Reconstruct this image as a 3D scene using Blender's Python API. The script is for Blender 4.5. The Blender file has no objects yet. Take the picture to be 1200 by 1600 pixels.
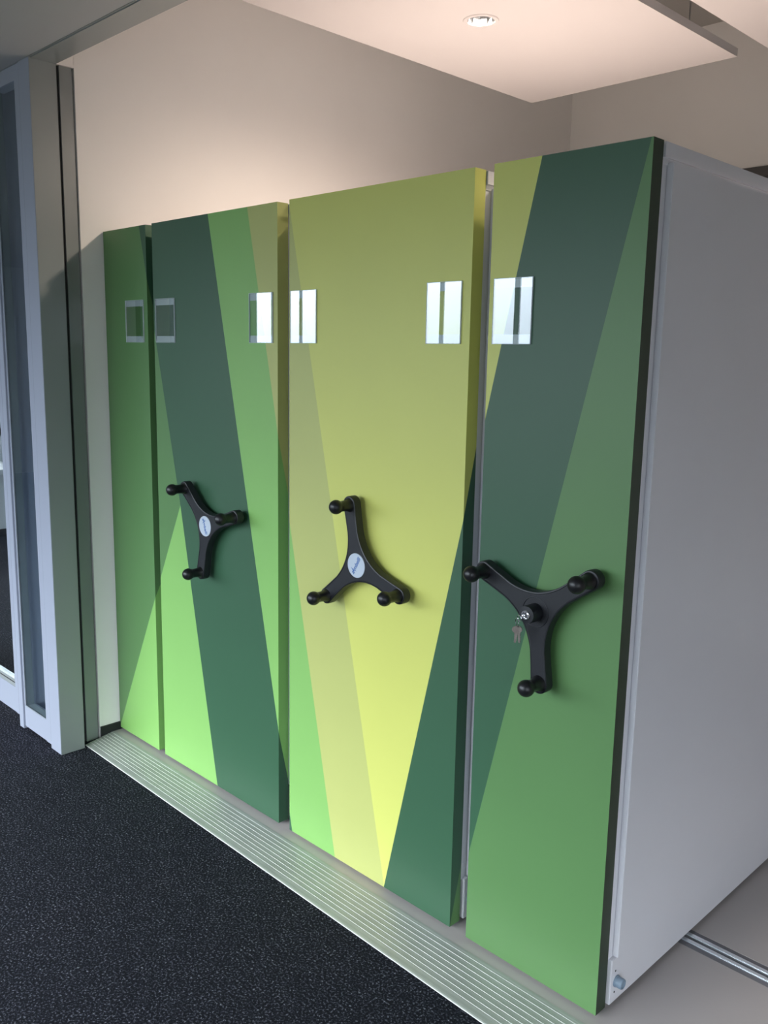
import bpy, bmesh, math
from mathutils import Vector, Matrix
C = bpy.context.scene
COL = C.collection
PI = math.pi
# ------------------------------------------------------------------ camera
FPX = 1391.0348
yaw, pitch, roll = 0.7864, -0.1766, 0.0183
fw = Vector((-math.sin(yaw), math.cos(yaw), math.sin(pitch)))
right = Vector((math.cos(yaw), math.sin(yaw), 0))
up = right.cross(fw)
# least-squares camera frame (nearly orthonormal), made exactly orthonormal here
fw.normalize(); up = right.cross(fw).normalized()
r2 = math.cos(roll)*right + math.sin(roll)*up
u2 = -math.sin(roll)*right + math.cos(roll)*up
cd = bpy.data.cameras.new('camera'); cam = bpy.data.objects.new('camera', cd); COL.objects.link(cam)
m = Matrix((r2, u2, -fw)).transposed().to_4x4(); m.translation = Vector((3.6252, -1.9071, 1.7557))
cam.matrix_world = m
cd.sensor_fit = 'VERTICAL'; cd.sensor_height = 24.0; cd.sensor_width = 18.0
cd.lens = FPX/1600*24.0
cd.clip_start = 0.02; cd.clip_end = 200
C.camera = cam
C.view_settings.view_transform = 'Standard'; C.view_settings.look = 'None'
C.view_settings.gamma = 1.0; C.view_settings.use_curve_mapping = False
C.view_settings.exposure = 0.0
# ------------------------------------------------------------------ daylight and lamps
SKY = 20.5
DOWN_W = 112.0
YW = -4.5                     # inner face of the window wall behind the camera
w = bpy.data.worlds.new('sky'); C.world = w; w.use_nodes = True
nt = w.node_tree; nt.nodes.clear()
tc = nt.nodes.new('ShaderNodeTexCoord'); sp = nt.nodes.new('ShaderNodeSeparateXYZ')
cr = nt.nodes.new('ShaderNodeValToRGB'); bg = nt.nodes.new('ShaderNodeBackground'); wo = nt.nodes.new('ShaderNodeOutputWorld')
mr = nt.nodes.new('ShaderNodeMapRange'); mr.inputs[1].default_value = -0.3; mr.inputs[2].default_value = 0.7
nt.links.new(tc.outputs['Generated'], sp.inputs[0]); nt.links.new(sp.outputs['Z'], mr.inputs[0])
nt.links.new(mr.outputs[0], cr.inputs[0])
e = cr.color_ramp.elements
e[0].position = 0.27; e[0].color = (0.05, 0.053, 0.05, 1)
e[1].position = 0.80; e[1].color = (1.0, 1.0, 1.0, 1)
x = e.new(0.31); x.color = (0.17, 0.19, 0.22, 1)
x = e.new(0.42); x.color = (0.28, 0.31, 0.36, 1)
x = e.new(0.58); x.color = (0.70, 0.75, 0.82, 1)
bg.inputs[1].default_value = SKY
nt.links.new(cr.outputs[0], bg.inputs[0]); nt.links.new(bg.outputs[0], wo.inputs[0])

WIN = [(-5.15, -4.27), (-4.19, -2.14), (-2.08, -1.17), (-1.10, 0.9), (1.0, 2.7)]     # windows behind the camera
WZ = (0.25, 2.72)
def portal(name, loc, sx, sy, rot):
    l = bpy.data.lights.new(name, 'AREA'); l.shape = 'RECTANGLE'; l.size = sx; l.size_y = sy
    l.energy = 1.0; l.cycles.is_portal = True
    o = bpy.data.objects.new(name, l); COL.objects.link(o); o.location = loc; o.rotation_euler = rot
    return o
for a, b in WIN:
    portal('window_daylight', ((a+b)/2, YW+.01, sum(WZ)/2), b-a, WZ[1]-WZ[0], (PI/2, 0, 0))
ADDED_RWIN = (-4.1, -1.9, 0.15, 2.2)      # unseen window added in the right-hand wall to brighten the white cabinet side
portal('window_daylight', (5.99, (ADDED_RWIN[0]+ADDED_RWIN[1])/2, (ADDED_RWIN[2]+ADDED_RWIN[3])/2), ADDED_RWIN[1]-ADDED_RWIN[0], ADDED_RWIN[3]-ADDED_RWIN[2], (PI/2, 0, PI/2))  # daylight of the added right-hand window
portal('window_daylight', (-4.79, 1.19, 1.89), 0.86, 0.85, (PI/2, 0, -PI/2))
portal('window_daylight', (-4.79, 2.65, 1.7), 1.2, 2.0, (PI/2, 0, -PI/2))  # daylight of the added office window

# ------------------------------------------------------------------ materials
def mat(name, col, rough=0.5, metal=0.0, spec=0.5, noise=None, bump=None, coat=0):
    M = bpy.data.materials.new(name); M.use_nodes = True
    n = M.node_tree; p = n.nodes['Principled BSDF']
    p.inputs['Base Color'].default_value = (*col, 1); p.inputs['Roughness'].default_value = rough
    p.inputs['Metallic'].default_value = metal; p.inputs['Specular IOR Level'].default_value = spec
    p.inputs['Coat Weight'].default_value = coat
    if noise:      # (scale, amount): slight procedural variation of the colour
        t = n.nodes.new('ShaderNodeTexCoord'); z = n.nodes.new('ShaderNodeTexNoise'); z.inputs['Scale'].default_value = noise[0]
        z.inputs['Detail'].default_value = 4
        r = n.nodes.new('ShaderNodeValToRGB'); k = noise[1]
        r.color_ramp.elements[0].position = .3; r.color_ramp.elements[1].position = .7
        r.color_ramp.elements[0].color = (*[c*(1-k) for c in col], 1); r.color_ramp.elements[1].color = (*[min(1, c*(1+k)) for c in col], 1)
        n.links.new(t.outputs['Object'], z.inputs['Vector']); n.links.new(z.outputs['Fac'], r.inputs[0]); n.links.new(r.outputs[0], p.inputs['Base Color'])
    if bump:
        t = n.nodes.new('ShaderNodeTexCoord'); z = n.nodes.new('ShaderNodeTexNoise'); z.inputs['Scale'].default_value = bump[0]
        b = n.nodes.new('ShaderNodeBump'); b.inputs['Strength'].default_value = bump[1]; b.inputs['Distance'].default_value = 0.001
        n.links.new(t.outputs['Object'], z.inputs['Vector']); n.links.new(z.outputs['Fac'], b.inputs['Height']); n.links.new(b.outputs[0], p.inputs['Normal'])
    return M
LR, LS = 0.42, 0.5
TEAL = mat('laminate_dark_teal', (0.036, 0.106, 0.055), LR, noise=(3, .02))
MIDG = mat('laminate_mid_green', (0.100, 0.220, 0.076), LR, noise=(3, .02))
LGRN = mat('laminate_light_green', (0.235, 0.475, 0.130), LR, noise=(3, .02))
OLIV = mat('laminate_olive_yellow', (0.475, 0.505, 0.165), LR, noise=(3, .02))
YELL = mat('laminate_yellow', (0.61, 0.635, 0.155), LR, noise=(3, .02))
M_wall = mat('wall_paint', (0.88, 0.85, 0.82), 0.85, noise=(2, .015), bump=(250, .15))
M_corr = mat('corridor_wall_paint', (0.72, 0.74, 0.76), 0.85, noise=(2, .015))
M_ceil = mat('ceiling_paint', (0.42, 0.42, 0.43), 0.9, noise=(2, .01))
M_ceil_dark = mat('ceiling_slab', (0.45, 0.43, 0.40), 0.9, noise=(2, .03))
M_sail = mat('ceiling_sail', (0.58, 0.54, 0.525), 0.9, noise=(2, .01))
M_body = mat('white_enamel', (0.74, 0.735, 0.78), 0.28, noise=(5, .01))
M_frame = mat('frame_enamel', (0.31, 0.335, 0.41), 0.35, noise=(5, .01))
M_reveal = mat('frame_reveal', (0.25, 0.27, 0.27), 0.28, noise=(5, .01))
M_gap = mat('dark_gap', (0.02, 0.02, 0.022), 0.7, noise=(5, .05))
M_black = mat('black_plastic', (0.010, 0.011, 0.015), 0.42, noise=(20, .1), bump=(900, .08))
M_knob = mat('black_knob_plastic', (0.007, 0.007, 0.009), 0.38, noise=(20, .1))
M_badge = mat('badge_white', (0.50, 0.56, 0.64), 0.4, noise=(20, .01))
M_blue = mat('badge_blue', (0.03, 0.12, 0.38), 0.5, noise=(20, .02))
M_chrome = mat('chrome', (0.75, 0.76, 0.78), 0.15, 1.0, noise=(20, .05))
M_key = mat('nickel_key', (0.38, 0.33, 0.30), 0.3, 1.0, noise=(60, .2))
M_alu = mat('brushed_aluminium', (0.38, 0.40, 0.38), 0.42, 0.35, noise=(8, .06))
M_rib = mat('aluminium_rib', (0.52, 0.54, 0.52), 0.5, 0.0, noise=(8, .03))
M_rubber = mat('black_rubber', (0.012, 0.013, 0.016), 0.6, noise=(30, .15))
M_bump = mat('blue_grey_rubber', (0.20, 0.27, 0.35), 0.45, noise=(30, .05))
M_rail = mat('polished_rail', (0.80, 0.84, 0.88), 0.22, 0.75, noise=(8, .05))
M_railb = mat('rail_bed', (0.16, 0.16, 0.18), 0.5, noise=(8, .1))
M_afloor = mat('archive_floor_finish', (0.42, 0.39, 0.385), 0.55, noise=(1.2, .05), bump=(60, .1))
M_board = mat('blue_grey_board', (0.27, 0.34, 0.45), 0.45, noise=(3, .03))
M_desk = mat('desk_edge', (0.7, 0.72, 0.75), 0.4, noise=(3, .03))
M_dgrey = mat('dark_grey_door', (0.085, 0.08, 0.078), 0.5, noise=(3, .05))
M_seal = mat('grey_seal', (0.22, 0.25, 0.27), 0.5, noise=(9, .05))
M_tape = mat('tape_white', (0.60, 0.66, 0.72), 0.35, noise=(9, .02))

def carpet():
    M = bpy.data.materials.new('speckled_carpet'); M.use_nodes = True; n = M.node_tree; p = n.nodes['Principled BSDF']
    p.inputs['Roughness'].default_value = 0.95; p.inputs['Specular IOR Level'].default_value = 0.15
    t = n.nodes.new('ShaderNodeTexCoord')
    a = n.nodes.new('ShaderNodeTexNoise'); a.inputs['Scale'].default_value = 150; a.inputs['Detail'].default_value = 3; a.inputs['Roughness'].default_value = .65
    r = n.nodes.new('ShaderNodeValToRGB')
    E_ = r.color_ramp.elements
    E_[0].position = .40; E_[0].color = (0.004, 0.0045, 0.008, 1)
    E_[1].position = .74; E_[1].color = (0.34, 0.36, 0.42, 1)
    q = E_.new(.53); q.color = (0.010, 0.011, 0.018, 1); q = E_.new(.62); q.color = (0.070, 0.074, 0.102, 1)
    b = n.nodes.new('ShaderNodeTexNoise'); b.inputs['Scale'].default_value = 18; b.inputs['Detail'].default_value = 3
    mm = n.nodes.new('ShaderNodeMapRange'); mm.inputs[1].default_value = .3; mm.inputs[2].default_value = .7; mm.inputs[3].default_value = -.015; mm.inputs[4].default_value = .015
    ad = n.nodes.new('ShaderNodeMath'); ad.operation = 'ADD'
    n.links.new(t.outputs['Object'], a.inputs['Vector']); n.links.new(t.outputs['Object'], b.inputs['Vector'])
    n.links.new(b.outputs['Fac'], mm.inputs[0]); n.links.new(a.outputs['Fac'], ad.inputs[0]); n.links.new(mm.outputs[0], ad.inputs[1])
    n.links.new(ad.outputs[0], r.inputs[0]); n.links.new(r.outputs[0], p.inputs['Base Color'])
    bu = n.nodes.new('ShaderNodeBump'); bu.inputs['Strength'].default_value = .5; bu.inputs['Distance'].default_value = .003
    n.links.new(a.outputs['Fac'], bu.inputs['Height']); n.links.new(bu.outputs[0], p.inputs['Normal'])
    return M
M_carpet = carpet()

def glassy(name, ior, rough=0.0, tint=(1, 1, 1), boost=1.0):
    """thin clear sheet: see-through with a mirror-like surface reflection"""
    M = bpy.data.materials.new(name); M.use_nodes = True; n = M.node_tree; n.nodes.clear()
    o = n.nodes.new('ShaderNodeOutputMaterial'); mx = n.nodes.new('ShaderNodeMixShader'); f = n.nodes.new('ShaderNodeFresnel'); f.inputs[0].default_value = ior
    k = n.nodes.new('ShaderNodeMath'); k.operation = 'MULTIPLY'; k.inputs[1].default_value = boost; k.use_clamp = True
    tr = n.nodes.new('ShaderNodeBsdfTransparent'); tr.inputs[0].default_value = (*tint, 1)
    g = n.nodes.new('ShaderNodeBsdfGlossy'); g.inputs['Roughness'].default_value = rough
    ge = n.nodes.new('ShaderNodeNewGeometry'); fr = n.nodes.new('ShaderNodeMath'); fr.operation = 'SUBTRACT'; fr.inputs[0].default_value = 1.0
    k2 = n.nodes.new('ShaderNodeMath'); k2.operation = 'MULTIPLY'      # only the outer face of the sheet reflects
    n.links.new(ge.outputs['Backfacing'], fr.inputs[1]); n.links.new(fr.outputs[0], k2.inputs[1]); n.links.new(k.outputs[0], k2.inputs[0])
    n.links.new(f.outputs[0], k.inputs[0]); n.links.new(k2.outputs[0], mx.inputs[0]); n.links.new(tr.outputs[0], mx.inputs[1]); n.links.new(g.outputs[0], mx.inputs[2])
    n.links.new(mx.outputs[0], o.inputs[0]); return M
M_acryl = glassy('clear_acrylic', 1.5, 0.01, (0.90, 0.95, 0.92), 5.0)
M_glass = glassy('window_glass', 1.5, 0.0, (0.93, 0.97, 0.98))
M_clear = glassy('outer_window_glass', 1.45, 0.0, (0.96, 0.98, 0.98))

# ------------------------------------------------------------------ mesh helpers
def link(name, me, ms, parent=None, label=None):
    for q in (ms if isinstance(ms, (list, tuple)) else [ms]): me.materials.append(q)
    o = bpy.data.objects.new(name, me); COL.objects.link(o)
    if parent: o.parent = parent
    if label: o['label'] = label
    return o
def add_box(bm, x0, x1, y0, y1, z0, z1, mi=0, bev=0):
    vs = [bm.verts.new(p) for p in ((x0,y0,z0),(x1,y0,z0),(x1,y1,z0),(x0,y1,z0),(x0,y0,z1),(x1,y0,z1),(x1,y1,z1),(x0,y1,z1))]
    fs = [bm.faces.new([vs[i] for i in f]) for f in ((3,2,1,0),(4,5,6,7),(0,1,5,4),(1,2,6,5),(2,3,7,6),(3,0,4,7))]
    for f in fs: f.material_index = mi
    if bev:
        es = list({e_ for f in fs for e_ in f.edges})
        bmesh.ops.bevel(bm, geom=es, offset=bev, segments=2, affect='EDGES')
def finish(name, bm, ms, parent=None, smooth=False, label=None):
    me = bpy.data.meshes.new(name); bm.normal_update(); bm.to_mesh(me); bm.free()
    if smooth:
        for p in me.polygons: p.use_smooth = True
        me.set_sharp_from_angle(angle=math.radians(35))
    return link(name, me, ms, parent, label)
def box(name, x0, x1, y0, y1, z0, z1, ms, parent=None, bev=0, label=None):
    bm = bmesh.new(); add_box(bm, x0, x1, y0, y1, z0, z1, 0, bev); return finish(name, bm, ms, parent, label=label)
def boxes(name, L, ms, parent=None, bev=0):
    bm = bmesh.new()
    for b in L: add_box(bm, *b[:6], mi=(b[6] if len(b) > 6 else 0), bev=bev)
    return finish(name, bm, ms, parent)
def struct(o): o['kind'] = 'structure'; return o
def add_lathe(bm, prof, org, axis, seg=32, mi=0):
    """prof: (distance along axis, radius)"""
    ax = Vector(axis).normalized(); a = ax.orthogonal().normalized(); b = ax.cross(a); org = Vector(org)
    rings = []
    for d, r in prof:
        if r < 1e-6: rings.append([bm.verts.new(org+ax*d)])
        else: rings.append([bm.verts.new(org+ax*d+(a*math.cos(t)+b*math.sin(t))*r) for t in [2*PI*i/seg for i in range(seg)]])
    for A, B in zip(rings, rings[1:]):
        for i in range(seg):
            j = (i+1) % seg
            if len(A) == 1 and len(B) == 1: continue
            if len(A) == 1: f = bm.faces.new((A[0], B[j], B[i]))
            elif len(B) == 1: f = bm.faces.new((A[i], A[j], B[0]))
            else: f = bm.faces.new((A[i], A[j], B[j], B[i]))
            f.material_index = mi
def add_torus(bm, org, n, R_, r_, seg=28, s2=8, mi=0):
    n = Vector(n).normalized(); a = n.orthogonal().normalized(); b = n.cross(a); org = Vector(org); V = []
    for i in range(seg):
        t = 2*PI*i/seg; d = a*math.cos(t)+b*math.sin(t)
        V.append([bm.verts.new(org+d*(R_+r_*math.cos(2*PI*k/s2))+n*r_*math.sin(2*PI*k/s2)) for k in range(s2)])
    for i in range(seg):
        for k in range(s2):
            f = bm.faces.new((V[i][k], V[(i+1)%seg][k], V[(i+1)%seg][(k+1)%s2], V[i][(k+1)%s2])); f.material_index = mi
def empty(name, loc, label, cat, group=None):
    o = bpy.data.objects.new(name, None); COL.objects.link(o); o.location = loc; o.empty_display_size = .1
    o['label'] = label; o['category'] = cat
    if group: o['group'] = group
    return o
def adopt(root, objs):
    """parts were modelled in world space: keep them there under an Empty placed at the thing's base"""
    for o in objs:
        o.parent = root; o.matrix_parent_inverse = Matrix.Translation(-Vector(root.location))

# ------------------------------------------------------------------ setting
AZ = 0.02                     # raised archive floor
HZ = 2.863                    # underside of the door-high header
CZ = 2.8645                    # corridor ceiling
RW = 6.0                      # right-hand wall
struct(box('floor', -9.2, RW+.15, YW-.1, 3.6, -0.1, 0.0, M_carpet))
WX = -0.004                   # face of the archive's left wall
bm = bmesh.new()
RY0, RY1 = 0.462, 0.550       # the rail channel let into the archive floor
add_box(bm, WX, RW, -0.037, RY0, 0.0005, AZ); add_box(bm, WX, RW, RY1, 2.05, 0.0005, AZ); add_box(bm, WX, RW, 2.14, 3.42, 0.0005, AZ)
o = struct(finish('floor_archive', bm, M_afloor))
struct(box('ceiling', -9.2, RW+.15, YW-.1, -0.305, CZ, CZ+.1, M_ceil))
struct(box('ceiling_archive', -0.15, RW, -0.2, 3.42, 3.71, 3.8, M_ceil_dark))
struct(box('ceiling_office', -4.95, -0.14, -0.2, 3.42, CZ, CZ+.1, M_ceil))
struct(box('wall_left', -0.14, WX, -0.10, 3.42, 0.0, 3.71, M_wall))
struct(box('wall_back', -4.95, RW+.15, 3.42, 3.6, 0.0, 3.8, M_wall))
struct(boxes('wall_right', [(RW, RW+.15, YW-.1, ADDED_RWIN[0], 0.0, 3.8), (RW, RW+.15, ADDED_RWIN[1], 3.42, 0.0, 3.8), (RW, RW+.15, ADDED_RWIN[0], ADDED_RWIN[1], 0.0, ADDED_RWIN[2]), (RW, RW+.15, ADDED_RWIN[0], ADDED_RWIN[1], ADDED_RWIN[3], 3.8)], M_wall))
ya, yb, za, zb = ADDED_RWIN
r = struct(boxes('window_22', [(RW+.02, RW+.07, ya, yb, za, za+.03), (RW+.02, RW+.07, ya, yb, zb-.03, zb), (RW+.02, RW+.07, ya, ya+.03, za+.03, zb-.03), (RW+.02, RW+.07, yb-.03, yb, za+.03, zb-.03)], M_frame))  # frame of the added right-hand window
box('pane', RW+.04, RW+.046, ya+.03, yb-.03, za+.03, zb-.03, M_clear, r)
# header over the wide opening
struct(boxes('trim_1', [(-9.2, RW, -0.308, -0.198, HZ, CZ+.0), (-9.2, RW, -0.300, -0.2, CZ, 3.8)], M_reveal))
struct(box('trim_2', -0.05, RW, -0.3, -0.198, HZ-.003, HZ, M_reveal))
# lining strip between post and wall
struct(box('trim_3', -0.13, -0.012, -0.160, -0.105, 0.0, HZ+.012, M_reveal))
struct(box('trim_4', -0.13, -0.02, -0.198, -0.100, 0.0, HZ+.011, M_gap))
struct(box('wall_over_lining', -0.14, WX-.0005, -0.2, -0.10, HZ+.013, 3.71, M_wall))
# black baseboard
struct(box('baseboard_left', WX, WX+0.009, -0.098, 3.42, 0.0, 0.056, M_rubber))
# camera-side room
WINW = [(-9.2, WIN[0][0])] + [(WIN[i][1], WIN[i+1][0]) for i in range(len(WIN)-1)] + [(WIN[-1][1], RW+.15)]
struct(boxes('wall_window', [(-9.2, RW+.15, YW-.05, YW, 0, WZ[0]), (-9.2, RW+.15, YW-.05, YW, WZ[1], CZ)] + [(a, b, YW-.05, YW, WZ[0], WZ[1]) for a, b in WINW], M_corr))
struct(box('wall_far_left', -9.2, -9.05, YW, -0.2, 0, CZ, M_corr))
for i, (a, b) in enumerate(WIN):
    r = struct(boxes('window_%d' % (i+1), [(a, b, YW-.045, YW-.01, WZ[0], WZ[0]+.05), (a, b, YW-.045, YW-.01, WZ[1]-.05, WZ[1]), (a, a+.03, YW-.045, YW-.01, WZ[0]+.05, WZ[1]-.05), (b-.03, b, YW-.045, YW-.01, WZ[0]+.05, WZ[1]-.05)], M_frame))
    box('pane', a+.03, b-.03, YW-.030, YW-.024, WZ[0]+.05, WZ[1]-.05, M_clear, r)
# office behind the glazed partition, with its own window and an added one out of view
struct(boxes('wall_office', [(-4.95, -4.8, -0.2, 3.42, 0, 0.7), (-4.95, -4.8, -0.2, 3.42, 2.7, CZ), (-4.95, -4.8, -0.2, 0.75, 0.7, 2.7), (-4.95, -4.8, 0.75, 1.63, 0.7, 1.46), (-4.95, -4.8, 0.75, 1.63, 2.32, 2.7),
    (-4.95, -4.8, 1.63, 2.05, 0.7, 2.7), (-4.95, -4.8, 3.25, 3.42, 0.7, 2.7)], M_corr))
def office_window(name, y0, y1, z0, z1):
    r = struct(boxes(name, [(-4.83, -4.78, y0-.03, y1+.03, z0-.03, z0+.02), (-4.83, -4.78, y0-.03, y1+.03, z1-.02, z1+.03), (-4.83, -4.78, y0-.03, y0+.02, z0+.02, z1-.02), (-4.83, -4.78, y1-.02, y1+.03, z0+.02, z1-.02)], M_frame))
    box('pane', -4.81, -4.806, y0+.02, y1-.02, z0+.02, z1-.02, M_clear, r)
office_window('window_20', .75, 1.63, 1.46, 2.32)
office_window('window_21', 2.05, 3.25, 0.7, 2.7)  # added window, hidden from the camera, that brightens the office
struct(box('baseboard_office', -4.8, -4.785, -0.2, 3.4, 0, .07, M_rubber))
struct(box('trim_5', -4.8, -RW+.15, -0.2, 3.4, 0.955, 1.03, M_board))

# glazed partition: frames, panes
PY0, PY1 = -0.308, -0.198
post = struct(boxes('trim_6', [(-0.0545, 0.0445, PY0, PY1, 0, HZ)], M_frame, bev=.0015))
me = post.data; me.materials.append(M_reveal)
for p in me.polygons:
    if p.normal.x > .9: p.material_index = 1
struct(boxes('trim_7', [(-0.388, -0.3445, PY0, PY1, 0, HZ)], M_frame, bev=.001))
w7 = struct(boxes('window_7', [(-0.110, -0.0605, -.302, -.25, 0.012, HZ), (-0.343, -0.334, -.300, -.25, 0.012, HZ), (-0.334, -0.110, -.300, -.25, 0.012, 0.112), (-0.334, -0.110, -.302, -.25, 2.806, HZ)], M_frame))
boxes('frame_joint', [(-0.0605, -0.0550, -.3050, -.290, .03, 2.84), (-0.3945, -0.3885, -.3055, -.290, .055, HZ)], M_gap, w7)
boxes('glazing_seal', [(-0.334, -0.331, -.298, -.26, .112, 2.806), (-0.113, -0.110, -.298, -.26, .112, 2.806), (-0.331, -0.113, -.298, -.26, .112, .116)], M_seal, w7)
box('pane', -0.331, -0.113, -.2975, -.2915, .116, 2.806, M_glass, w7)
d1 = struct(boxes('door_1', [(-0.436, -0.3950, -.302, -.25, 0.05, HZ), (-1.42, -1.36, -.302, -.25, 0.05, HZ), (-1.36, -0.436, -.300, -.25, 0.05, 0.175), (-1.36, -0.436, -.300, -.25, 2.79, HZ)], M_frame))
boxes('glazing_seal', [(-1.36, -0.436, -.298, -.27, .175, .192, 0), (-1.36, -0.436, -.298, -.27, .192, .198, 1), (-1.36, -0.436, -.298, -.27, .198, .212, 0)], [M_reveal, M_gap], d1)
box('pane', -1.36, -0.436, -.285, -.279, .212, 2.79, M_glass, d1)
struct(boxes('trim_8', [(-1.47, -1.425, PY0, PY1, 0, HZ)], M_frame))
x0 = -1.47; k = 8
while x0 > -4.6:
    x1 = x0-1.1
    wk = struct(boxes('window_%d' % k, [(x1, x1+.05, -.302, -.25, 0.012, HZ), (x0-.05, x0, -.302, -.25, 0.012, HZ), (x1+.05, x0-.05, -.300, -.25, 0.012, 0.112), (x1+.05, x0-.05, -.300, -.25, 2.79, HZ)], M_frame))
    box('pane', x1+.05, x0-.05, -.285, -.279, .112, 2.79, M_glass, wk)
    x0 = x1; k += 1
struct(box('wall_corridor', -9.05, x0, -.3, -.2, 0, CZ, M_corr))
# doorway in the back wall, dark grey, seen just above the shelving
d2 = struct(boxes('door_2', [(1.215, 2.35, 3.40, 3.42, AZ, 2.86)], M_dgrey))
boxes('door_frame', [(1.19, 1.24, 3.385, 3.41, AZ, 2.862), (2.33, 2.38, 3.385, 3.41, AZ, 2.862), (1.24, 2.33, 3.385, 3.41, 2.81, 2.862)], M_dgrey, d2)

# ------------------------------------------------------------------ ceiling sails with downlights
SZ = 3.0
def hole_slab(bm, x0, x1, y0, y1, z0, z1, holes, r, seg=40):
    """slab with round openings on its underside, built as a grid of tiles round each opening"""
    ys = sorted(h[1] for h in holes); hx = holes[0][0]; h = .12
    add = lambda a, b, c, d: add_box(bm, a, b, c, d, z0, z1)
    add(x0, hx-h, y0, y1); add(hx+h, x1, y0, y1)
    cur = y0
    for y in ys:
        add(hx-h, hx+h, cur, y-h); cur = y+h
        n = seg
        sq, ci, cit, sqt = [], [], [], []
        for i in range(n):
            t = 2*PI*i/n; c, s = math.cos(t), math.sin(t); q = h/max(abs(c), abs(s))
            sq.append(bm.verts.new((hx+c*q, y+s*q, z0))); ci.append(bm.verts.new((hx+c*r, y+s*r, z0)))
            cit.append(bm.verts.new((hx+c*r, y+s*r, z1))); sqt.append(bm.verts.new((hx+c*q, y+s*q, z1)))
        for i in range(n):
            j = (i+1) % n
            bm.faces.new((sq[j], sq[i], ci[i], ci[j])); bm.faces.new((sqt[i], sqt[j], cit[j], cit[i])); bm.faces.new((ci[j], ci[i], cit[i], cit[j]))
    add(hx-h, hx+h, cur, y1)
def sail(x0, x1, y0, y1, hx, hys, label):
    bm = bmesh.new(); hole_slab(bm, x0, x1, y0, y1, SZ, SZ+.032, [(hx, y) for y in hys], .052)
    root = empty('ceiling_panel', ((x0+x1)/2, (y0+y1)/2, SZ), label, 'ceiling panel', 'suspended ceiling panels')
    ps = [finish('panel_board', bm, M_sail)]
    bm = bmesh.new()
    for sx in (x0+.12, x1-.12):
        for sy in (y0+.2, y1-.2): add_lathe(bm, [(0, .004), (.69, .004)], (sx, sy, SZ+.03), (0, 0, 1), 10)
    ps.append(finish('suspension_wire', bm, M_chrome))
    adopt(root, ps); return root
def downlight(x, y, label, watts=DOWN_W):
    root = empty('downlight', (x, y, SZ), label, 'downlight', 'recessed downlights')
    bm = bmesh.new(); add_lathe(bm, [(0.0005, .051), (-.003, .051), (-.004, .060), (-.0035, .066), (0.0, .068)], (x, y, SZ), (0, 0, 1), 48)
    a = finish('trim_ring', bm, M_sail, smooth=True)
    bm = bmesh.new(); add_lathe(bm, [(-.002, .0505), (.02, .048), (.045, .042), (.07, .031), (.085, .018)], (x, y, SZ), (0, 0, 1), 12)
    b = finish('reflector', bm, M_chrome)
    bm = bmesh.new(); add_lathe(bm, [(.11, .035), (.085, .035), (.085, .0)], (x, y, SZ), (0, 0, 1), 24)
    c = finish('housing', bm, M_rubber)
    l = bpy.data.lights.new('downlight_lamp', 'SPOT'); l.energy = watts; l.spot_size = math.radians(176); l.spot_blend = .75; l.shadow_soft_size = .048
    l.color = (1.0, .83, .68)
    lo = bpy.data.objects.new('downlight_lamp', l); COL.objects.link(lo); lo.location = (x, y, SZ-.007)
    adopt(root, [a, b, c, lo])
S1 = (.793, 1.831, -.12, 1.90)
sail(*S1, 1.304, [.876], 'cream suspended ceiling panel with the round downlight in it, left of the narrow gap')
downlight(1.304, .876, 'round recessed downlight with shiny faceted reflector in the ceiling panel')
sail(1.965, 3.0, -.12, 1.90, 2.49, [.888], 'cream suspended ceiling panel at the top right corner, right of the narrow gap')
downlight(2.49, .888, 'round recessed downlight in the right-hand ceiling panel above the white cabinet side', 50.0)

# ------------------------------------------------------------------ ramp strip
def ramp():
    prof = [(0.0, 0.0005, 1), (0.0012, .0032, 1), (0.005, .0036, 0), (0.010, .0045, 0)]
    n = 8; L = .150
    for i in range(n):
        t = .018+i*(L-.018)/n+.008
        z = lambda d: .0045+(.0195-.0045)*min(1, d/L)
        prof += [(t, z(t), 1), (t+.0004, z(t)+.0008, 1), (t+.0022, z(t)+.0008, 1), (t+.0026, z(t), 0)]
    prof += [(L, .0200, 0), (L+.006, .0205, 0), (L+.006, .0006, 0)]
    bm = bmesh.new()
    def sec(x, yf, sh=0):
        k = (-.036-yf)/(L+.006)
        return [bm.verts.new((x+sh*(1-d/(L+.006)), yf+d*k, z)) for d, z, _ in prof]
    A = sec(.004, -.185, .018); B = sec(RW-.05, -.257)
    for i in range(len(prof)-1):
        f = bm.faces.new((A[i], B[i], B[i+1], A[i+1])); f.material_index = prof[i][2]
    bm.faces.new((A[-1], B[-1], B[0], A[0])); bm.faces.new(A[::-1]); bm.faces.new(B)
    bmesh.ops.recalc_face_normals(bm, faces=bm.faces)
    o = finish('threshold_ramp', bm, [M_alu, M_rib])
    o['label'] = 'ribbed aluminium threshold ramp between dark carpet and shelving'; o['category'] = 'ramp'
ramp()

# ------------------------------------------------------------------ floor rail
def rail(y0, y1, label):
    cy = (y0+y1)/2; hw = (y1-y0)/2
    root = empty('floor_rail', (2.3, cy, 0.0), label, 'rail', 'shelving rails')
    ps = [boxes('rail_bed', [(0.0, RW, y0+.0005, y1-.0005, 0.0005, 0.006)], M_railb),
          boxes('flange', [(0.0, RW, y0+.0005, y0+.020, 0.006, AZ-.001), (0.0, RW, y1-.018, y1-.0005, 0.006, AZ-.001)], M_railb)]
    for yy in (cy-.014, cy+.017):
        bm = bmesh.new(); add_box(bm, 0.0, RW, yy-.0085, yy+.0085, .006, AZ+.003, 0, .003)
        ps.append(finish('rail_bar', bm, M_rail, smooth=True))
    adopt(root, ps)
rail(RY0, RY1, 'twin polished steel rail running out from under the right-hand cabinet')

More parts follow.
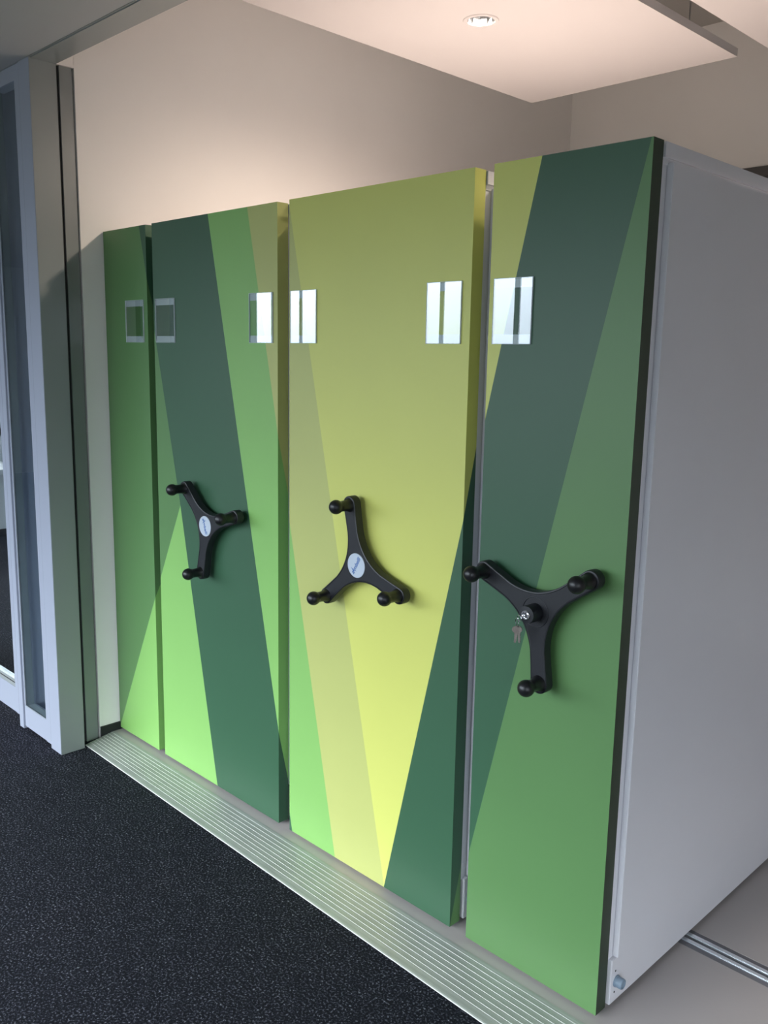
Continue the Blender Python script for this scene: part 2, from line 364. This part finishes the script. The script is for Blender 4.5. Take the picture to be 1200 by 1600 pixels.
# ------------------------------------------------------------------ mobile shelving units
H, B, T = 2.25, 0.03, 0.046
def xl(p, q): return (p, q)
LINES = [((.299, 2.234), (.558, 1.150)),     # mid green | teal
         ((.004, .041), (.558, 1.150)),      # mid green | light green (below)
         ((.558, 1.150), (.789, .034)),      # light green | teal
         ((.782, 2.25), (1.189, .390)),      # teal | light green
         ((1.022, 2.248), (1.502, .034)),    # light green | olive
         ((1.252, 2.231), (1.746, .034)),    # olive | yellow
         ((2.2465, 2.251), (1.746, .034)),   # yellow | teal
         ((2.543, 2.251), (2.092, .286))]    # teal | mid green
def side(L, p):    # >0 : p lies to the right (larger x) of the line
    (x1, z1), (x2, z2) = LINES[L]
    return (p[0]-(x1+(x2-x1)*(p[1]-z1)/(z2-z1)))
def clip(poly, L, s):
    out = []
    for i in range(len(poly)):
        a, b = poly[i], poly[(i+1) % len(poly)]; da, db = s*side(L, a), s*side(L, b)
        if da >= 0: out.append(a)
        if (da > 0 and db < 0) or (da < 0 and db > 0):
            t = da/(da-db); out.append((a[0]+(b[0]-a[0])*t, a[1]+(b[1]-a[1])*t))
    r = []
    for p in out:
        if not r or abs(p[0]-r[-1][0])+abs(p[1]-r[-1][1]) > 1e-6: r.append(p)
    if len(r) > 1 and abs(r[0][0]-r[-1][0])+abs(r[0][1]-r[-1][1]) < 1e-6: r.pop()
    if len(r) < 3: return None
    ar = abs(sum(r[i][0]*r[(i+1) % len(r)][1]-r[(i+1) % len(r)][0]*r[i][1] for i in range(len(r))))/2
    return r if ar > 1e-6 else None
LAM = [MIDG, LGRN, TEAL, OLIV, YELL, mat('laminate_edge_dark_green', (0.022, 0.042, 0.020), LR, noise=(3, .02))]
REG = [  # (material index, [(line, sign)...])
    (0, [(0, -1), (1, -1)]), (1, [(1, 1), (2, -1)]), (2, [(0, 1), (2, 1), (3, -1)]), (1, [(3, 1), (4, -1)]),
    (3, [(4, 1), (5, -1)]), (4, [(5, 1), (6, -1)]), (2, [(6, 1), (7, -1)]), (0, [(7, 1)])]
ZA = 1.150
def regions(rect):
    """rect in unfolded (x, z); lines 0-2 only hold on one side of the apex height"""
    out = []
    (x0, z0), (x1, z1) = rect
    for zz0, zz1, up_ in ((z0, ZA, False), (ZA, z1, True)):
        base = [(x0, zz0), (x1, zz0), (x1, zz1), (x0, zz1)]
        for mi, cs in REG:
            if up_:
                if mi == 1 and cs[0][0] == 1: continue
                cs2 = [c for c in cs if c[0] not in (1, 2)]
            else:
                cs2 = [c for c in cs if c[0] != 0]
            if not cs2: continue
            p = base
            for L, s in cs2:
                p = clip(p, L, s)
                if not p: break
            if p: out.append((mi, p))
    return out
def panel(x0, x1, edge=None):
    bm = bmesh.new(); e_ = .0
    for mi, p in regions(((x0, B), (x1, H))):
        f = bm.faces.new([bm.verts.new((x, 0, z)) for x, z in p]); f.material_index = mi
    for mi, p in regions(((x1, B), (x1+T, H))):
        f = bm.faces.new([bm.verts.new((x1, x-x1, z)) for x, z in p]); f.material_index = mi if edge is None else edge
    for mi, p in regions(((x0-T, B), (x0, H))):
        f = bm.faces.new([bm.verts.new((x0, x0-x, z)) for x, z in p]); f.material_index = mi
    for z in (B, H):      # top and bottom edges take the colour next to them
        eps = (B+.002) if z == B else (H-.002)
        xs = [x0]+sorted(LINES[L][0][0]+(LINES[L][1][0]-LINES[L][0][0])*(z-LINES[L][0][1])/(LINES[L][1][1]-LINES[L][0][1]) for L in range(8))+[x1]
        xs = [v for v in xs if x0 <= v <= x1]
        for a, b in zip(xs, xs[1:]):
            if b-a < 1e-5: continue
            mi_ = 0; cx = (a+b)/2
            for mi, p in regions(((cx-.0004, eps-.001), (cx+.0004, eps+.001))): mi_ = mi
            f = bm.faces.new([bm.verts.new(q) for q in ((a, 0, z), (b, 0, z), (b, T, z), (a, T, z))]); f.material_index = mi_
    f = bm.faces.new([bm.verts.new(q) for q in ((x0, T, B), (x1, T, B), (x1, T, H), (x0, T, H))]); f.material_index = 2
    bmesh.ops.remove_doubles(bm, verts=bm.verts, dist=1e-5)
    bmesh.ops.recalc_face_normals(bm, faces=bm.faces)
    return finish('front_panel', bm, LAM)
HUBZ = 1.107
PF, PB = -.049, -.019       # front and back plane of the spider plate
RA, WA = .190, .026
def spider_outline():
    pts = []
    for k in range(3):
        a = k*2*PI/3; d = Vector((math.cos(a), math.sin(a))); n = Vector((-d.y, d.x))
        for i in range(-8, 9):
            t = i*PI/16; pts.append(d*(RA+.003)+(d*math.cos(t)+n*math.sin(t))*WA)
        a2 = a+2*PI/3; d2 = Vector((math.cos(a2), math.sin(a2))); n2 = Vector((-d2.y, d2.x))
        p0 = d*.104+n*WA*.90; p2 = d2*.104-n2*WA*.90
        mid = (d+d2).normalized(); pc = mid*.034
        pts.append(d*.150+n*WA*.93)
        for i in range(0, 15):
            t = i/14; pts.append(p0*(1-t)**2+pc*2*t*(1-t)+p2*t*t)
        pts.append(d2*.150-n2*WA*.93)
    return pts
def handle(cx, ang, kind, txt):
    """three-armed turning handle"""
    R_ = Matrix.Rotation(ang, 2); pts = [R_ @ p for p in spider_outline()]
    bm = bmesh.new()
    def ring(y, s): # s: inset in metres toward the outline's inside
        n = len(pts); V = []
        for i in range(n):
            t = (pts[(i+1) % n]-pts[i-1]).normalized(); nn = Vector((-t.y, t.x))
            q = pts[i]+nn*s; V.append(bm.verts.new((cx+q.x, y, HUBZ+q.y)))
        return V
    Rg = [ring(PB, .0015), ring(PB-.002, 0), ring(PF+.0035, 0), ring(PF+.0012, .0009), ring(PF, .003), ring(PF, .0045), ring(PF+.0012, .0058)]
    for A, D in zip(Rg, Rg[1:]):
        for i in range(len(A)):
            j = (i+1) % len(A); bm.faces.new((A[i], A[j], D[j], D[i]))
    for V in (Rg[0], Rg[-1]):
        es = [bm.edges.get((V[i], V[(i+1) % len(V)])) for i in range(len(V))]
        bmesh.ops.triangle_fill(bm, edges=es, use_beauty=True, use_dissolve=False)
    add_lathe(bm, [(0, .0), (0, .034), (-PB+.004, .034)], (cx, -.0005, HUBZ), (0, -1, 0), 40)
    bmesh.ops.recalc_face_normals(bm, faces=bm.faces)
    h = finish('handle', bm, M_black, smooth=True, label='black three-armed turning handle')
    for k in range(3):
        a = ang+k*2*PI/3; px, pz = cx+math.cos(a)*RA, HUBZ+math.sin(a)*RA
        bm = bmesh.new(); Rb = .0225; cyy = .054; prof = [(0, .0215), (.003, .0205), (.006, .0182), (.022, .0168), (.036, .0168)]
        for i in range(3, 17):
            t = PI*i/16; d = cyy-Rb*math.cos(t)
            if d > .040: prof.append((d, max(0, Rb*math.sin(t))))
        prof[-1] = (prof[-1][0], 0)
        add_lathe(bm, prof, (px, PF+.0012, pz), (0, -1, 0), 32)
        kn = finish('knob', bm, M_knob, smooth=True); kn.parent = h
    if kind == 'badge':
        bm = bmesh.new(); add_lathe(bm, [(0, .039), (.0015, .039), (.0022, .038), (.0022, 0)], (cx, PF+.0012, HUBZ), (0, -1, 0), 48)
        bd = finish('badge', bm, M_badge, smooth=True, label='round white badge with a blue maker name'); bd.parent = h
        cu = bpy.data.curves.new('badge_text', 'FONT'); cu.body = 'z mbelli'; cu.size = .0200; cu.align_x = 'CENTER'; cu.align_y = 'CENTER'; cu.extrude = .0003; cu.shear = .15; cu.offset = .0003
        to = bpy.data.objects.new('tmp', cu); COL.objects.link(to); bpy.context.view_layer.update()
        me = bpy.data.meshes.new_from_object(to.evaluated_get(bpy.context.evaluated_depsgraph_get())); bpy.data.objects.remove(to)
        M1 = Matrix.Translation((cx, PF+.0012-.0024, HUBZ)) @ Matrix.Rotation(-txt, 4, 'Y') @ Matrix.Rotation(PI/2, 4, 'X')
        bm = bmesh.new(); bm.from_mesh(me); bpy.data.meshes.remove(me)
        # the tall pointed letter that stands in for the a, above and below the line
        for tri in (((-.0245, -.0085), (-.0185, .0165), (-.0165, -.0045), (-.0195, -.0010)), ((-.0205, -.0020), (-.0160, -.0060), (-.0125, -.0150), (-.0150, -.0045))):
            vs = [bm.verts.new((x, y, .0003)) for x, y in tri]; bm.faces.new(vs)
        bmesh.ops.transform(bm, matrix=M1, verts=bm.verts)
        tx = finish('badge_lettering', bm, M_blue, label='blue lettering with a tall pointed A'); tx.parent = h
    else:
        bm = bmesh.new(); add_torus(bm, (cx, PF+.0010, HUBZ), (0, 1, 0), .040, .0012, 48, 8)
        add_lathe(bm, [(0, .024), (.036, .0235), (.040, .0225), (.0405, .0125), (.039, .012)], (cx, PF+.0012, HUBZ), (0, -1, 0), 40)
        bmesh.ops.recalc_face_normals(bm, faces=bm.faces)
        lk = finish('lock_housing', bm, M_black, smooth=True); lk.parent = h
        bm = bmesh.new(); add_lathe(bm, [(0.036, .0125), (.043, .0125), (.0445, .0115), (.0445, .0095), (.0420, .0090), (.0420, 0)], (cx, PF+.0012, HUBZ), (0, -1, 0), 32)
        add_box(bm, cx-.0012, cx+.0012, PF-.0424, PF-.0405, HUBZ-.006, HUBZ+.006, 1)
        cy_ = finish('lock_cylinder', bm, [M_chrome, M_gap], smooth=True, label='chrome key cylinder'); cy_.parent = h
    return h
def label_holder(x0, x1, z0=1.792, z1=1.959):
    """thin, slightly bowed clear sleeve with a pale strip behind its top and bottom edge"""
    bm = bmesh.new(); n = 14; xs = [x0+(x1-x0)*i/n for i in range(n+1)]
    def yy(x): u = (x-(x0+x1)/2)/((x1-x0)/2); return -.0045-.0006*(1-u*u)
    F = [[bm.verts.new((x, yy(x), z)) for x in xs] for z in (z0, z1)]
    for i in range(n): bm.faces.new((F[0][i], F[0][i+1], F[1][i+1], F[1][i]))
    h = finish('label_holder', bm, M_acryl, smooth=True, label='clear label sleeve with pale strips at its top and bottom')
    g = .0012
    ed = boxes('sleeve_rim', [(x0-g, x0, -.0052, -.0002, z0-g, z1+g), (x1, x1+g, -.0052, -.0002, z0-g, z1+g), (x0, x1, -.0052, -.0002, z0-g, z0), (x0, x1, -.0052, -.0002, z1, z1+g)], M_tape, h)
    for a, b in ((z0+.001, z0+.024), (z1-.024, z1-.001)):
        box('sleeve_strip', x0+.001, x1-.001, -.0012, -.0003, a, b, M_tape, h)
    return h
def body(x0, x1, z0=AZ+.014):
    D = 2.75
    ps = [boxes('carcass', [(x0+.010, x1-.004, T+.002, D, .165, H-.012), (x0+.006, x1-.002, T+.004, D, H-.05, H-.002)], M_body)]
    ps.append(boxes('base_plinth', [(x0+.008, x1+.007, T+.010, D, z0, .168)], M_body, bev=.0015))
    ps.append(boxes('side_cladding', [(x1-.004, x1+.013, .074, D-.02, .170, 2.205)], M_body, bev=.0015))
    ps.append(boxes('top_rail', [(x1-.002, x1+.004, T+.004, D, 2.214, H-.002)], M_body))
    # wheel carriage under the plinth
    for yy in (.506, 2.095):
        for xx in (x0+.06, x1-.06):
            bm = bmesh.new(); add_lathe(bm, [(-.006, 0), (-.006, .030), (.006, .030), (.006, 0)], (xx, yy, AZ+.0335), (1, 0, 0), 20)
            ps.append(finish('wheel', bm, M_chrome, smooth=True))
    bm = bmesh.new(); add_lathe(bm, [(0, .0), (0, .0165), (.004, .0165), (.005, .0150), (.019, .0148), (.022, .0140), (.023, .0120), (.020, .0085), (.020, 0)], (x1+.0065, .085, .094), (1, 0, 0), 28)
    ps.append(finish('bumper', bm, M_bump, smooth=True, label='round blue-grey rubber bumper'))
    for zz in (.128, .064):
        bm = bmesh.new(); add_lathe(bm, [(0, 0), (0, .003), (.0006, .003), (.0006, 0)], (x1+.0070, .078, zz), (1, 0, 0), 12)
        ps.append(finish('screw', bm, M_gap))
    return ps
U = [(0.0, .3448, [( .177, .316)], None, 'narrow green shelving end panel beside the cream wall, with one label sleeve and no handle'),
     (.3924, 1.1888, [(.413, .549), (1.035, 1.165)], ('badge', .8053, 2.4074, math.radians(-71.6)), 'shelving unit with dark teal and light green front, second from the cream wall'),
     (1.2522, 2.0323, [(1.264, 1.392), (1.875, 2.001)], ('badge', 1.6445, 1.7718, math.radians(60.7)), 'shelving unit with broad yellow front and handle with one arm straight up'),
     (2.0966, 2.5481, [(2.114, 2.237)], ('lock', 2.3254, 2.7245, 0), 'green shelving unit with lockable handle and bare white side at the right end')]
for x0, x1, labs, hd, lab in U:
    root = empty('shelving_unit', ((x0+x1)/2, 1.3, AZ), lab, 'shelving unit', 'mobile shelving units')
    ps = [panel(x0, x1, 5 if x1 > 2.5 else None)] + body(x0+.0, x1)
    for a, b in labs: ps.append(label_holder(a, b))
    if hd: ps.append(handle(hd[1], hd[2], hd[0], hd[3]))
    adopt(root, ps)

# ------------------------------------------------------------------ keys hanging at the lock
def keys():
    root = empty('key_ring', (2.302, -.088, 1.072), 'small steel key ring with two keys hanging at the lock of the right handle', 'keys')
    bm = bmesh.new(); add_torus(bm, (2.3025, -.0935, 1.0825), (.55, .80, .1), .0125, .0011, 32, 8)
    ps = [finish('ring', bm, M_chrome, smooth=True)]
    def key(ang, yy, tilt, px, pz):
        bm = bmesh.new(); th = .001
        out = [(.011*math.cos(t), -.010+.0095*math.sin(t)) for t in [math.radians(a) for a in range(-60, 241, 20)]]
        out += [(-.0035, -.020), (-.003, -.044), (0, -.047), (.003, -.044), (.003, -.040), (.0045, -.038), (.003, -.036), (.0045, -.033), (.003, -.031), (.0045, -.028), (.0035, -.026)]
        F = [bm.verts.new((x, -th, z)) for x, z in out]; K = [bm.verts.new((x, th, z)) for x, z in out]
        bm.faces.new(F); bm.faces.new(K[::-1])
        for i in range(len(F)): bm.faces.new((F[i], K[i], K[(i+1) % len(F)], F[(i+1) % len(F)]))
        bmesh.ops.recalc_face_normals(bm, faces=bm.faces)
        bmesh.ops.transform(bm, matrix=Matrix.Translation((px, yy, pz)) @ Matrix.Rotation(ang, 4, 'Z') @ Matrix.Rotation(tilt, 4, 'Y'), verts=bm.verts)
        return finish('key', bm, M_key)
    ps.append(key(.75, -.0945, .05, 2.3015, 1.074)); ps.append(key(.15, -.0900, -.12, 2.3035, 1.0745))
    # the key left in the lock carries the ring
    bm = bmesh.new(); add_box(bm, 2.3205, 2.3300, -.1080, -.0945, 1.1060, 1.1080); add_torus(bm, (2.3145, -.1010, 1.0985), (.3, .9, .2), .0085, .0009, 24, 8)
    ps.append(finish('link', bm, M_chrome))
    adopt(root, ps)
keys()

# ------------------------------------------------------------------ cupboard seen through the narrow pane
def cupboard():
    root = empty('cupboard', (-.45, .13, 0), 'low blue-grey cupboard standing behind the narrow glass pane', 'cupboard')
    a = box('carcass', -.752, -.16, -.08, .35, 0.0, 1.372, M_board)
    b = box('door', -.675, -.165, -.10, -.082, .06, 1.34, M_board, bev=.002)
    c = box('handle', -.235, -.222, -.122, -.100, .62, .76, M_chrome)
    c.parent = b
    d = box('top', -.757, -.155, -.104, .355, 1.372, 1.392, M_board)
    adopt(root, [a, b, d])
cupboard()
t = empty('desk', (-4.2, 1.6, 0), 'desk with a pale edge seen through the large glass pane at the far left', 'desk')
ps = [box('desk_top', -4.72, -3.95, .75, 1.30, .715, .745, M_desk)]
for a, b in ((-4.70, .77), (-4.70, 1.25), (-4.0, .77), (-4.0, 1.25)): ps.append(box('leg', a, a+.03, b, b+.03, 0, .715, M_desk))
adopt(t, ps)
